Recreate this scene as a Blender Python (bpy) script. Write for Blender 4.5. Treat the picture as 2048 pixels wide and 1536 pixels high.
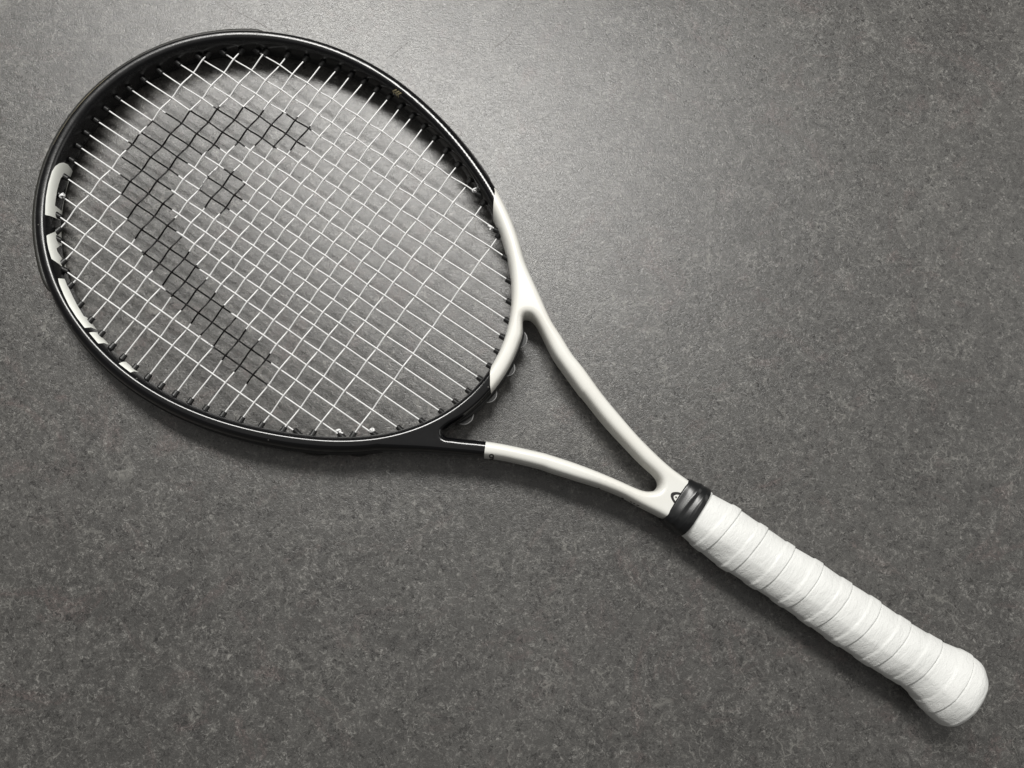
import bpy, math, random
import numpy as np
from mathutils import Matrix, Vector

for o in list(bpy.data.objects):
    bpy.data.objects.remove(o)
random.seed(7)
rng = np.random.default_rng(7)
SC = bpy.context.scene
COL = SC.collection

# ------------------------------------------------------------------ camera
# measured from the string bed's vanishing points: f, plane axes, height
F_PX, CX, CY, HCAM = 1600.0, 1024.0, 768.0, 0.49985
D1 = np.array([0.82680699, 0.5547121, -0.09319167])     # racket axis, towards the handle
D2 = np.array([-0.56205379, 0.80826264, -0.17551935])
NN = np.array([-0.02203936, 0.19749936, 0.98005524])    # away from the camera
X0, Y0 = 0.224, -0.086                                  # racket frame origin = centre of the head
CAM_L = np.array([X0, Y0, HCAM])
YAW = -math.atan2(-D2[0], D1[0])
TILT = math.atan(0.0133)                                # butt is thicker than the hoop
Z_HEAD = 0.0134
R3 = (Matrix.Rotation(YAW, 3, 'Z') @ Matrix.Rotation(-TILT, 3, 'Y'))
camw = R3 @ Vector(CAM_L)
ROOT_LOC = Vector((-camw.x, -camw.y, Z_HEAD))
T = Matrix.Translation(ROOT_LOC) @ R3.to_4x4()

def cvl(e):                                             # camera axis -> racket frame
    e = np.array(e, float)
    return Vector((e @ D1, -(e @ D2), -(e @ NN)))
cm = Matrix.Identity(4)
for k, e in enumerate(((1, 0, 0), (0, -1, 0), (0, 0, -1))):
    v = cvl(e)
    for r in range(3):
        cm[r][k] = v[r]
for r in range(3):
    cm[r][3] = CAM_L[r]
cd = bpy.data.cameras.new('camera')
cd.sensor_width = 36.0
cd.lens = 36.0 * F_PX / 2048.0
cd.clip_start, cd.clip_end = 0.01, 50.0
cam = bpy.data.objects.new('camera', cd)
COL.objects.link(cam)
cam.matrix_world = T @ cm
SC.camera = cam

# ------------------------------------------------------------------ light
SC.view_settings.view_transform = 'Standard'
SC.view_settings.look = 'None'
SC.view_settings.gamma = 1.0
SC.view_settings.exposure = 0.0
W = bpy.data.worlds.new('World')
SC.world = W
W.use_nodes = True
bg = W.node_tree.nodes['Background']
bg.inputs[0].default_value = (1.0, 0.985, 0.95, 1)
bg.inputs[1].default_value = 0.12

def area(name, elev, azim, dist, sx, sy, watts, color, aim=(0, 0, 0)):
    ld = bpy.data.lights.new(name, 'AREA')
    ld.shape = 'RECTANGLE'
    ld.size, ld.size_y = sx, sy
    ld.energy = watts
    ld.color = color
    o = bpy.data.objects.new(name, ld)
    COL.objects.link(o)
    a, e = math.radians(azim), math.radians(elev)
    d = Vector((math.sin(a) * math.cos(e), math.cos(a) * math.cos(e), math.sin(e)))
    o.location = Vector(aim) + d * dist
    o.rotation_euler = d.to_track_quat('Z', 'Y').to_euler()
    return o
def slanted_window(name, mid, end_a, end_b, dist, short, watts, color, aim):
    """long window whose two ends lie in the given directions (x, y per unit of height)"""
    u = lambda d: Vector((d[0], d[1], 1.0)).normalized() * dist
    ax = u(end_a) - u(end_b)
    o = area(name, 60, 0, dist, ax.length, short, watts, color, aim)
    z = u(mid).normalized()
    x = (ax - z * ax.dot(z)).normalized()
    y = z.cross(x)
    m = Matrix((x, y, z)).transposed().to_4x4()
    m.translation = Vector(aim) + u(mid)
    o.matrix_world = m
    return o
slanted_window('window_light', (-0.14, 0.69), (0.25, 0.48), (-0.55, 0.91), 2.0, 0.38, 55, (1.0, 0.985, 0.95), (0, 0.05, 0))
area('ceiling_light', 88, 0, 2.0, 3.0, 3.0, 10, (1.0, 0.985, 0.95), (0, 0.1, 0))
area('side_fill_light', 30, 75, 2.4, 1.6, 1.0, 9, (1.0, 0.985, 0.95), (0, 0, 0))  # soft fill added from the right to brighten right-facing walls

# ------------------------------------------------------------------ helpers
def img2l(p, z=0.0):
    """photo pixel -> racket frame (metres) at height z above the string plane"""
    p = np.atleast_2d(np.array(p, float))
    r = np.c_[p - [CX, CY], np.full(len(p), F_PX)]
    X = r * ((HCAM - z) / (r @ NN))[:, None]
    return np.c_[X @ D1 + X0, -(X @ D2) + Y0]

def l2img(P):
    P = np.atleast_2d(P)
    a, b, c = P[:, 0] - X0, -(P[:, 1] - Y0), HCAM - P[:, 2]
    V = a[:, None] * D1 + b[:, None] * D2 + c[:, None] * NN
    return np.c_[V[:, 0] / V[:, 2] * F_PX + CX, V[:, 1] / V[:, 2] * F_PX + CY]

def sd_poly(Q, poly):
    """signed distance, positive inside"""
    poly = np.array(poly, float)
    Q = np.atleast_2d(Q)
    d2 = np.full(len(Q), 1e18)
    ins = np.zeros(len(Q), bool)
    n = len(poly)
    for i in range(n):
        a, b = poly[i], poly[(i + 1) % n]
        e = b - a
        w = Q - a
        t = np.clip((w @ e) / max(e @ e, 1e-12), 0, 1)
        dd = w - t[:, None] * e
        d2 = np.minimum(d2, (dd ** 2).sum(1))
        c = (a[1] > Q[:, 1]) != (b[1] > Q[:, 1])
        if b[1] != a[1]:
            xi = a[0] + (Q[:, 1] - a[1]) / (b[1] - a[1]) * (b[0] - a[0])
            ins ^= c & (Q[:, 0] < xi)
    return np.where(ins, 1, -1) * np.sqrt(d2)

def resample(P, step, closed=False, smooth=True):
    P = np.array(P, float)
    if smooth:                                          # Catmull-Rom
        Q = []
        n = len(P)
        for i in range(n if closed else n - 1):
            if closed:
                p0, p1, p2, p3 = P[i - 1], P[i], P[(i + 1) % n], P[(i + 2) % n]
            else:
                p1, p2 = P[i], P[i + 1]
                p0 = P[i - 1] if i else 2 * p1 - p2
                p3 = P[i + 2] if i + 2 < n else 2 * p2 - p1
            for t in np.linspace(0, 1, 24, endpoint=False):
                Q.append(0.5 * (2 * p1 + (p2 - p0) * t + (2 * p0 - 5 * p1 + 4 * p2 - p3) * t * t + (3 * p1 - p0 - 3 * p2 + p3) * t ** 3))
        Q.append(P[0] if closed else P[-1])
        P = np.array(Q)
    elif closed:
        P = np.vstack([P, P[:1]])
    s = np.r_[0, np.cumsum(np.linalg.norm(np.diff(P, axis=0), axis=1))]
    m = max(2, int(round(s[-1] / step)) + 1)
    u = np.linspace(0, s[-1], m)
    R = np.c_[tuple(np.interp(u, s, P[:, k]) for k in range(P.shape[1]))]
    return R[:-1] if closed else R

def mesh_obj(name, V, Fc, mat, parent=None, normals=None, smooth=True):
    me = bpy.data.meshes.new(name)
    me.from_pydata(np.asarray(V, float).tolist(), [], [list(map(int, f)) for f in Fc])
    if smooth:
        me.polygons.foreach_set('use_smooth', [True] * len(me.polygons))
    me.update()
    if normals is not None:
        me.normals_split_custom_set_from_vertices(np.asarray(normals, float).tolist())
    if mat:
        me.materials.append(mat)
    o = bpy.data.objects.new(name, me)
    COL.objects.link(o)
    if parent:
        o.parent = parent
    return o

def tube(path, r, seg=8, cap=True):
    path = np.asarray(path, float)
    n = len(path)
    r = np.broadcast_to(np.asarray(r, float), (n,))
    t = np.gradient(path, axis=0)
    t /= np.linalg.norm(t, axis=1)[:, None]
    up = np.array([0, 0, 1.0])
    V, Fc = [], []
    side = None
    for i in range(n):
        s = np.cross(t[i], up if side is None else np.cross(side, t[i]))
        if np.linalg.norm(s) < 1e-6:
            s = np.array([1.0, 0, 0])
        s /= np.linalg.norm(s)
        side = s
        u = np.cross(s, t[i])
        for k in range(seg):
            a = 2 * math.pi * k / seg
            V.append(path[i] + r[i] * (math.cos(a) * s + math.sin(a) * u))
    for i in range(n - 1):
        for k in range(seg):
            k2 = (k + 1) % seg
            Fc.append((i * seg + k, i * seg + k2, (i + 1) * seg + k2, (i + 1) * seg + k))
    if cap:
        Fc.append(tuple(range(seg))[::-1])
        Fc.append(tuple((n - 1) * seg + k for k in range(seg)))
    return V, Fc

def join(parts):
    V, Fc = [], []
    for v, f in parts:
        b = len(V)
        V += list(v)
        Fc += [tuple(i + b for i in q) for q in f]
    return V, Fc

def clip_keep(V, N, tris, sd):
    """the part of a triangle mesh where sd > 0, cut exactly along sd = 0"""
    s = sd > 0
    cnt = s[tris].sum(1)
    V, N = list(map(tuple, V)), list(map(tuple, N))
    out = [tuple(t) for t in tris[cnt == 3]]
    cache = {}
    def cut(a, b):
        k = (min(a, b), max(a, b))
        if k not in cache:
            t = sd[a] / (sd[a] - sd[b])
            V.append(tuple(V[a][q] + t * (V[b][q] - V[a][q]) for q in range(3)))
            nn = np.array([N[a][q] + t * (N[b][q] - N[a][q]) for q in range(3)])
            N.append(tuple(nn / (np.linalg.norm(nn) + 1e-12)))
            cache[k] = len(V) - 1
        return cache[k]
    for t in tris[(cnt == 1) | (cnt == 2)]:
        poly = []
        for i in range(3):
            a, b = int(t[i]), int(t[(i + 1) % 3])
            if s[a]:
                poly.append(a)
            if s[a] != s[b]:
                poly.append(cut(a, b))
        for i in range(1, len(poly) - 1):
            out.append((poly[0], poly[i], poly[i + 1]))
    out = np.array(out, int).reshape(-1, 3)
    V, N = np.array(V), np.array(N)
    use = np.unique(out)
    mp = np.full(len(V), -1)
    mp[use] = np.arange(len(use))
    return V[use], N[use], mp[out]

# ------------------------------------------------------------------ materials
def mat(name, color, rough=0.5, spec=0.5, coat=0.0, coat_rough=0.1):
    m = bpy.data.materials.new(name)
    m.use_nodes = True
    b = m.node_tree.nodes['Principled BSDF']
    b.inputs['Base Color'].default_value = (*color, 1)
    b.inputs['Roughness'].default_value = rough
    b.inputs['Specular IOR Level'].default_value = spec
    b.inputs['Coat Weight'].default_value = coat
    b.inputs['Coat Roughness'].default_value = coat_rough
    return m

def nodes(m):
    nt = m.node_tree
    b = nt.nodes['Principled BSDF']
    def N(t, **kw):
        n = nt.nodes.new(t)
        for k, v in kw.items():
            if k.startswith('i_'):
                key = k[2:]
                n.inputs[int(key) if key.isdigit() else key.replace('_', ' ')].default_value = v
            else:
                setattr(n, k, v)
        return n
    L = lambda a, b_: nt.links.new(a, b_)
    return nt, b, N, L

def add_noise_bump(m, scale, dist, detail=4, strength=1.0, stretch=None):
    nt, b, N, L = nodes(m)
    tc = N('ShaderNodeTexCoord')
    src = tc.outputs['Object']
    if stretch:
        mp = N('ShaderNodeMapping')
        mp.inputs['Scale'].default_value = stretch
        L(src, mp.inputs[0])
        src = mp.outputs[0]
    no = N('ShaderNodeTexNoise', i_Scale=scale, i_Detail=detail)
    L(src, no.inputs['Vector'])
    bp = N('ShaderNodeBump', i_Strength=strength, i_Distance=dist)
    L(no.outputs['Fac'], bp.inputs['Height'])
    L(bp.outputs[0], b.inputs['Normal'])
    return no

M_BLACK = mat('black_lacquer', (0.003, 0.003, 0.0035), 0.16, 0.45)
def lacquer():
    nt, b, N, L = nodes(M_BLACK)
    tc = N('ShaderNodeTexCoord')
    a = N('ShaderNodeTexNoise', i_Scale=140.0, i_Detail=5.0, i_Roughness=0.7)
    L(tc.outputs['Object'], a.inputs['Vector'])
    r = N('ShaderNodeMapRange', i_1=0.42, i_2=0.75, i_3=0.10, i_4=0.20)
    L(a.outputs['Fac'], r.inputs[0])
    sx = N('ShaderNodeSeparateXYZ')
    L(tc.outputs['Object'], sx.inputs[0])
    wr = N('ShaderNodeMapRange', i_1=-0.16, i_2=0.06, i_3=0.14, i_4=0.0)
    L(sx.outputs[0], wr.inputs[0])
    ra_ = N('ShaderNodeMath', operation='ADD')
    L(r.outputs[0], ra_.inputs[0])
    L(wr.outputs[0], ra_.inputs[1])
    L(ra_.outputs[0], b.inputs['Roughness'])
    f = N('ShaderNodeTexNoise', i_Scale=2400.0, i_Detail=2.0)
    L(tc.outputs['Object'], f.inputs['Vector'])
    bp = N('ShaderNodeBump', i_Strength=0.12, i_Distance=0.00006)
    L(f.outputs['Fac'], bp.inputs['Height'])
    L(bp.outputs[0], b.inputs['Normal'])
    # chips and rub marks
    v = N('ShaderNodeTexVoronoi', i_Scale=95.0)
    L(tc.outputs['Object'], v.inputs['Vector'])
    c = N('ShaderNodeMapRange', i_1=0.05, i_2=0.03, i_3=0.0, i_4=1.0)
    L(v.outputs['Distance'], c.inputs[0])
    mx = N('ShaderNodeMix', data_type='RGBA', i_6=(0.003, 0.003, 0.0035, 1), i_7=(0.09, 0.088, 0.08, 1))
    L(c.outputs[0], mx.inputs[0])
    L(mx.outputs[2], b.inputs['Base Color'])
lacquer()
M_WHITE = mat('white_lacquer', (0.66, 0.655, 0.60), 0.28, 0.4)
def white_paint():
    nt, b, N, L = nodes(M_WHITE)
    tc = N('ShaderNodeTexCoord')
    a = N('ShaderNodeTexNoise', i_Scale=28.0, i_Detail=3.0)
    L(tc.outputs['Object'], a.inputs['Vector'])
    cr = N('ShaderNodeValToRGB')
    e = cr.color_ramp.elements
    e[0].position, e[0].color = 0.35, (0.625, 0.615, 0.575, 1)
    e[1].position, e[1].color = 0.65, (0.64, 0.64, 0.61, 1)
    L(a.outputs['Fac'], cr.inputs[0])
    v = N('ShaderNodeTexVoronoi', i_Scale=130.0)
    L(tc.outputs['Object'], v.inputs['Vector'])
    c = N('ShaderNodeMapRange', i_1=0.035, i_2=0.02, i_3=0.0, i_4=0.7)
    L(v.outputs['Distance'], c.inputs[0])
    mx = N('ShaderNodeMix', data_type='RGBA', i_7=(0.2, 0.18, 0.15, 1))
    L(c.outputs[0], mx.inputs[0])
    L(cr.outputs[0], mx.inputs[6])
    L(mx.outputs[2], b.inputs['Base Color'])
white_paint()
M_DECAL = mat('white_print', (0.82, 0.83, 0.78), 0.3)
M_INK = mat('black_print', (0.008, 0.007, 0.007), 0.35)
M_GOLD = mat('gold_print', (0.22, 0.19, 0.11), 0.35)
M_RUBBER = mat('black_nylon', (0.009, 0.009, 0.009), 0.38, 0.35)
M_BUMPER = mat('bumper_nylon', (0.014, 0.0135, 0.011), 0.45, 0.35)
add_noise_bump(M_BUMPER, 900.0, 0.0002, 3, 0.6)
M_TAPE = mat('stretch_tape', (0.008, 0.0085, 0.009), 0.27, 0.4)
M_STRING = mat('white_string', (0.72, 0.72, 0.72), 0.28, 0.5)
def string_mat():
    nt, b, N, L = nodes(M_STRING)
    at = N('ShaderNodeAttribute', attribute_name='ink')
    tc = N('ShaderNodeTexCoord')
    no = N('ShaderNodeTexNoise', i_Scale=900.0, i_Detail=2.0)
    L(tc.outputs['Object'], no.inputs['Vector'])
    ad = N('ShaderNodeMath', operation='MULTIPLY_ADD', i_1=0.5, i_2=-0.25)
    L(no.outputs['Fac'], ad.inputs[0])
    su = N('ShaderNodeMath', operation='ADD')
    L(at.outputs['Fac'], su.inputs[0])
    L(ad.outputs[0], su.inputs[1])
    st = N('ShaderNodeMapRange', i_1=0.42, i_2=0.58)
    L(su.outputs[0], st.inputs[0])
    mx = N('ShaderNodeMix', data_type='RGBA', i_6=(0.66, 0.66, 0.66, 1), i_7=(0.004, 0.0037, 0.0035, 1))
    L(st.outputs[0], mx.inputs[0])
    L(mx.outputs[2], b.inputs['Base Color'])
    sp = N('ShaderNodeMapRange', i_3=0.5, i_4=0.15)
    L(st.outputs[0], sp.inputs[0])
    L(sp.outputs[0], b.inputs['Specular IOR Level'])
    ro = N('ShaderNodeMapRange', i_3=0.28, i_4=0.22)
    L(st.outputs[0], ro.inputs[0])
    L(ro.outputs[0], b.inputs['Roughness'])
string_mat()
M_GRIP = mat('white_overgrip', (0.65, 0.655, 0.64), 0.42, 0.32)
def grip_mat():
    nt, b, N, L = nodes(M_GRIP)
    tc = N('ShaderNodeTexCoord')
    mp = N('ShaderNodeMapping')
    mp.inputs['Rotation'].default_value = (0, 0, math.radians(10))
    mp.inputs['Scale'].default_value = (1.0, 0.35, 0.5)
    L(tc.outputs['Object'], mp.inputs[0])
    a = N('ShaderNodeTexNoise', i_Scale=520.0, i_Detail=4.0, i_Roughness=0.6, i_Distortion=1.0)
    L(mp.outputs[0], a.inputs['Vector'])
    f = N('ShaderNodeTexNoise', i_Scale=90.0, i_Detail=3.0)
    L(mp.outputs[0], f.inputs['Vector'])
    s = N('ShaderNodeMath', operation='MULTIPLY_ADD', i_1=0.35)
    L(a.outputs['Fac'], s.inputs[0])
    L(f.outputs['Fac'], s.inputs[2])
    bp = N('ShaderNodeBump', i_Strength=0.9, i_Distance=0.0014)
    L(s.outputs[0], bp.inputs['Height'])
    L(bp.outputs[0], b.inputs['Normal'])
    r = N('ShaderNodeMapRange', i_1=0.35, i_2=0.65, i_3=0.42, i_4=0.62)
    L(f.outputs['Fac'], r.inputs[0])
    L(r.outputs[0], b.inputs['Roughness'])
grip_mat()
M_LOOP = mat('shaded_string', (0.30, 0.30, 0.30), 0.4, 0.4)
M_HAIR = mat('hair_strand', (0.13, 0.10, 0.085), 0.5)

M_FLOOR = mat('stone_laminate', (0.07, 0.066, 0.06), 0.45, 0.58)
def floor_mat():
    nt, b, N, L = nodes(M_FLOOR)
    tc = N('ShaderNodeTexCoord')
    P = tc.outputs['Object']
    def noise(scale, detail=4.0, rough=0.55, dist=0.0, vec=P):
        n = N('ShaderNodeTexNoise', i_Scale=scale, i_Detail=detail, i_Roughness=rough, i_Distortion=dist)
        L(vec, n.inputs['Vector'])
        return n.outputs['Fac']
    def rng_(x, a, b_, c, d, clamp=True):
        m = N('ShaderNodeMapRange', i_1=a, i_2=b_, i_3=c, i_4=d)
        m.clamp = clamp
        L(x, m.inputs[0])
        return m.outputs[0]
    def mul(x, y):
        m = N('ShaderNodeMath', operation='MULTIPLY')
        L(x, m.inputs[0])
        if isinstance(y, float):
            m.inputs[1].default_value = y
        else:
            L(y, m.inputs[1])
        return m.outputs[0]
    def mixc(f, ca, cb):
        m = N('ShaderNodeMix', data_type='RGBA')
        L(f, m.inputs[0])
        for c, i in ((ca, 6), (cb, 7)):
            if isinstance(c, tuple):
                m.inputs[i].default_value = (*c, 1)
            else:
                L(c, m.inputs[i])
        return m.outputs[2]
    big = noise(7.0, 5.0, 0.6, 0.4)
    mid = noise(85.0, 6.0, 0.70, 1.6)
    patch = noise(52.0, 7.0, 0.74, 2.2)
    fine = noise(430.0, 5.0, 0.7, 1.4)
    grit = noise(1300.0, 2.0, 0.6, 0.3)
    base = mixc(rng_(big, 0.40, 0.60, 0, 1), (0.0475, 0.0458, 0.0435), (0.061, 0.059, 0.056))
    base = mixc(rng_(mid, 0.46, 0.60, 0, 0.7), base, (0.082, 0.0795, 0.075))
    base = mixc(rng_(patch, 0.53, 0.60, 0, 0.6), base, (0.0345, 0.0332, 0.0322))
    pink = rng_(noise(16.0, 5.0, 0.7, 2.0), 0.55, 0.66, 0, 0.55)
    base = mixc(mul(pink, rng_(fine, 0.42, 0.58, 0, 1)), base, (0.090, 0.061, 0.058))
    fleck = mul(rng_(fine, 0.53, 0.64, 0, 1), rng_(mid, 0.46, 0.60, 0.25, 1))
    base = mixc(mul(fleck, 0.95), base, (0.20, 0.194, 0.182))
    base = mixc(mul(rng_(fine, 0.47, 0.38, 0, 1), rng_(patch, 0.44, 0.58, 0.2, 1)), base, (0.019, 0.018, 0.017))
    base = mixc(mul(rng_(grit, 0.62, 0.72, 0, 0.5), rng_(mid, 0.4, 0.6, 0.3, 1)), base, (0.22, 0.212, 0.198))
    # sparse pale veins
    wv = N('ShaderNodeTexVoronoi', feature='DISTANCE_TO_EDGE', i_Scale=60.0)
    off = N('ShaderNodeVectorMath', operation='MULTIPLY_ADD')
    nz = N('ShaderNodeTexNoise', i_Scale=70.0, i_Detail=4.0)
    L(P, nz.inputs['Vector'])
    off.inputs[1].default_value = (0.035, 0.035, 0.0)
    L(nz.outputs['Color'], off.inputs[0])
    L(P, off.inputs[2])
    L(off.outputs[0], wv.inputs['Vector'])
    vein = mul(rng_(wv.outputs['Distance'], 0.035, 0.0, 0, 1), rng_(noise(30.0, 4.0), 0.52, 0.66, 0, 0.6))
    base = mixc(vein, base, (0.19, 0.185, 0.17))
    L(base, b.inputs['Base Color'])
    ro = rng_(fine, 0.3, 0.7, 0.25, 0.36)
    L(ro, b.inputs['Roughness'])
    ht = N('ShaderNodeMath', operation='MULTIPLY_ADD', i_1=0.5)
    L(grit, ht.inputs[0])
    L(fine, ht.inputs[2])
    bp = N('ShaderNodeBump', i_Strength=0.40, i_Distance=0.0006)
    L(ht.outputs[0], bp.inputs['Height'])
    L(bp.outputs[0], b.inputs['Normal'])
floor_mat()

# ------------------------------------------------------------------ table top
s = 2.5
fl = mesh_obj('tabletop', [(-s, -s, 0), (s, -s, 0), (s, s, 0), (-s, s, 0)], [(0, 1, 2, 3)], M_FLOOR, smooth=False)
fl['kind'] = 'structure'

# ------------------------------------------------------------------ racket root
root = bpy.data.objects.new('tennis_racket', None)
COL.objects.link(root)
root.matrix_world = T
root.empty_display_size = 0.05
root['label'] = 'black and white strung tennis racket with white wrapped grip lying on dark stone tabletop'
root['category'] = 'tennis racket'

# photo positions of the string ends (left/right of each main, lower/upper of each cross)
ML = [(513, 102.5), (447, 103.5), (396, 113), (352.5, 125), (319, 141.5), (288, 159), (261, 178), (235, 196), (213, 218), (193, 241), (175, 267.5), (157, 293), (145, 321), (132, 354), (125, 393), (117, 433), (120, 482), (135, 545)]
MR = [(950, 382), (981, 454), (1007.5, 512), (1015, 558), (1017, 602), (1012, 639.5), (1003, 673), (992, 701), (976, 730), (958, 756), (935, 781), (910, 803), (880.6, 823), (842, 843), (797, 857), (743.6, 864.6), (675, 865.5), (589, 861.6)]
CLO = [(118, 456), (129, 520), (145, 566.5), (162.5, 606.4), (183, 638.7), (203.5, 667), (226, 691), (247.3, 713.3), (272, 732.2), (296.3, 753), (324.3, 769.5), (352, 785.5), (382.6, 800.6), (413, 815), (448, 828), (483, 838.7), (524, 849.5), (568, 857.3), (627.3, 865.3), (708.4, 867.5)]
CUP = [(418, 109), (483.5, 102.5), (532, 103.5), (576, 109), (612.5, 116), (644.5, 126.5), (675, 138), (702, 150), (728.3, 164), (754, 179.6), (776.7, 197), (801, 215), (823.6, 234), (846, 256), (868.5, 278), (891, 304.6), (913.4, 333), (937, 365.5), (963.6, 412), (993, 478)]
lML, lMR, lCL, lCU = (img2l(a) * 1000 for a in (ML, MR, CLO, CUP))     # mm
YM = (lML[:, 1] + lMR[:, 1]) / 2
XC = (lCL[:, 0] + lCU[:, 0]) / 2
ends = np.vstack([lML, lMR, lCL, lCU])

# ---- hoop centre line: Fourier fit to the grommets, moved out to the tube's centre
A_H, B_H, P_H, CR_H, TP_H = 5.3, 11.0, 6.0, 0.20, 0.34
th = np.arctan2(ends[:, 1], ends[:, 0])
rr = np.hypot(ends[:, 0], ends[:, 1])
def basis(t):
    return np.c_[tuple([np.ones_like(t)] + [f(k * t) for k in range(1, 8) for f in (np.cos, np.sin)])]
wt = np.ones(len(rr))
for _ in range(4):
    co = np.linalg.lstsq(basis(th) * wt[:, None], rr * wt, rcond=None)[0]
    res = rr - basis(th) @ co
    wt = 1 / (1 + (res / 1.0) ** 2)
tt = np.linspace(-math.pi, math.pi, 4000, endpoint=False)
r0 = basis(tt) @ co
C0 = np.c_[r0 * np.cos(tt), r0 * np.sin(tt)]
def normals2d(C, closed):
    if closed:
        t = np.roll(C, -1, 0) - np.roll(C, 1, 0)
    else:
        t = np.gradient(C, axis=0)
    t /= np.linalg.norm(t, axis=1)[:, None]
    return t, np.c_[t[:, 1], -t[:, 0]]
GIN = 2.2                                               # grommet centre to wall
t0, n0 = normals2d(C0, True)
cor = np.interp(np.degrees(tt) % 360, [0, 40, 67, 100, 132, 155, 181, 210, 257, 311, 345, 360], [0, 0, 0, -0.9, -1.8, -1.6, -1.2, -0.5, -0.2, -0.6, 0, 0])
kr = np.hanning(241)
cor = np.convolve(np.r_[cor[-120:], cor, cor[:120]], kr / kr.sum(), mode='valid')
C1 = C0 + n0 * (GIN + A_H + cor)[:, None]
HC = resample(np.vstack([C1, C1[:1]]), 0.6, closed=False, smooth=False)[:-1]
HT, HN = normals2d(HC, True)                            # HN points outwards
NH = len(HC)

# ---- outlines of shafts, throat and the triangular opening (traced edges, each at its own height)
def ploc(p, z):
    return img2l(p, z) * 1000
RO = ploc([(975, 352), (990, 384), (1004.6, 422), (1024, 461), (1040, 496), (1059, 543), (1079, 588), (1102, 640), (1122, 672), (1145, 709), (1168, 738), (1205, 789), (1244, 836), (1283, 880), (1334, 929), (1377, 961), (1430, 997)], 0.005)
LO = ploc([(1385, 1075), (1340, 1048), (1321, 1037), (1305, 1028.5), (1276, 1014), (1237, 993), (1194, 976), (1149, 962), (1100, 946.5), (1080, 939.5), (1036, 928.5), (1000, 921), (967.5, 917), (912, 911.5), (853, 907.5), (800, 906), (760, 905)], -0.004)
YOKE = np.vstack([resample(RO, 0.8), resample(LO, 0.8), ploc([(700, 700), (900, 420)], 0.0)])
YOKE = resample(np.vstack([YOKE, YOKE[:1]]), 0.8, smooth=False)[:-1]
def arc_pts(px0, px1, off):
    q0, q1 = (img2l([p])[0] * 1000 for p in (px0, px1))
    i0, i1 = (int(np.argmin(((HC - q) ** 2).sum(1))) for q in (q0, q1))
    d = (i1 - i0) % NH
    r_ = (i0 + np.arange(d + 1)) % NH if d <= NH / 2 else (i0 - np.arange(NH - d + 1)) % NH
    return (HC[r_] + HN[r_] * off)[::12]
GAP = np.vstack([arc_pts((1036, 672), (922, 846), A_H + 0.1),
                 ploc([(901, 856), (890, 866)], 0.0), ploc([(893, 873.5), (908, 876)], 0.004),
                 ploc([(926.5, 877.5), (972, 882), (1014, 889), (1080, 903.5), (1100, 909), (1149, 925), (1198, 943.5), (1237, 960), (1268, 974), (1289, 981.5)], 0.006),
                 ploc([(1302, 983), (1312, 978.5), (1316.5, 968)], 0.0),
                 ploc([(1307, 954), (1276, 925), (1237, 884), (1203.5, 847), (1166, 800), (1156, 789), (1129, 752), (1103.5, 715), (1079, 666), (1067, 647), (1056, 640), (1046, 645)], -0.004)])
GAP = resample(GAP, 0.7, closed=True)
tY, nY = normals2d(YOKE, True)
tG, nG = normals2d(GAP, True)
def area2(C):
    return 0.5 * np.sum(C[:, 0] * np.roll(C[:, 1], -1) - C[:, 1] * np.roll(C[:, 0], -1))
if area2(YOKE) < 0:
    nY = -nY
if area2(GAP) < 0:
    nG = -nG

def near(Q, C, N_):
    """signed distance (outside positive) to a closed smooth curve and its gradient"""
    n = len(Q)
    idx = np.empty(n, int)
    C32 = C.astype(np.float32)
    cc = (C32 ** 2).sum(1)
    for a in range(0, n, 20000):
        q = Q[a:a + 20000].astype(np.float32)
        idx[a:a + 20000] = np.argmin(cc[None] - 2 * q @ C32.T, axis=1)
    w = Q - C[idx]
    return (w * N_[idx]).sum(1), N_[idx]

A_S = 5.0                                               # radius over which the tube's top rounds off
def plan(Q):
    """distance to the frame's plan outline: (hoop ring + yoke) minus the opening"""
    dh, gh = near(Q, HC, HN)
    dy, gy_ = near(Q, YOKE, nY)
    dg, gg = near(Q, GAP, nG)
    k = 1.2
    do = dh - A_H
    h = np.clip(0.5 + 0.5 * (dy - do) / k, 0, 1)
    d = dy * (1 - h) + do * h - k * h * (1 - h)
    g = gy_ * (1 - h)[:, None] + gh * h[:, None]
    for d2, g2 in ((-(dh + A_H), -gh), (-dg, -gg)):
        m = d2 > d
        d = np.where(m, d2, d)
        g = np.where(m[:, None], g2, g)
    return d, g

def section(u, z, cr=None, tp=TP_H, P_H=P_H):
    """tube section: sides that lean in towards a gently crowned crest (u, z in units of half width / half height)"""
    cr = CR_H if cr is None else cr
    uc, zc = np.minimum(u, 1.3), np.minimum(z, 1.2)
    A, B = u + tp * zc * zc, z + cr * uc * uc
    s_ = A ** P_H + B ** P_H + 1e-12
    m = s_ ** (1 / P_H)
    k = m / s_
    return m, k * (A ** (P_H - 1) + B ** (P_H - 1) * 2 * cr * uc), k * (A ** (P_H - 1) * 2 * tp * zc + B ** (P_H - 1))

def crown(Q):
    return np.interp(Q[:, 0], [135, 165], [CR_H, 0.11])

def field(Q2, Z, pre=None):
    """value and gradient of the frame's solid"""
    d, g = plan(Q2) if pre is None else pre
    u = np.maximum(0, 1 + d / A_S)
    z = np.abs(Z) / B_H
    m, fu, fz = section(u, z, crown(Q2), np.interp(Q2[:, 0], [130, 170], [TP_H, 0.08]), np.interp(Q2[:, 0], [130, 170], [P_H, 4.6]))
    return (m - 1) * A_S, np.c_[g * fu[:, None], fz * A_S / B_H * np.sign(Z)]

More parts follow.
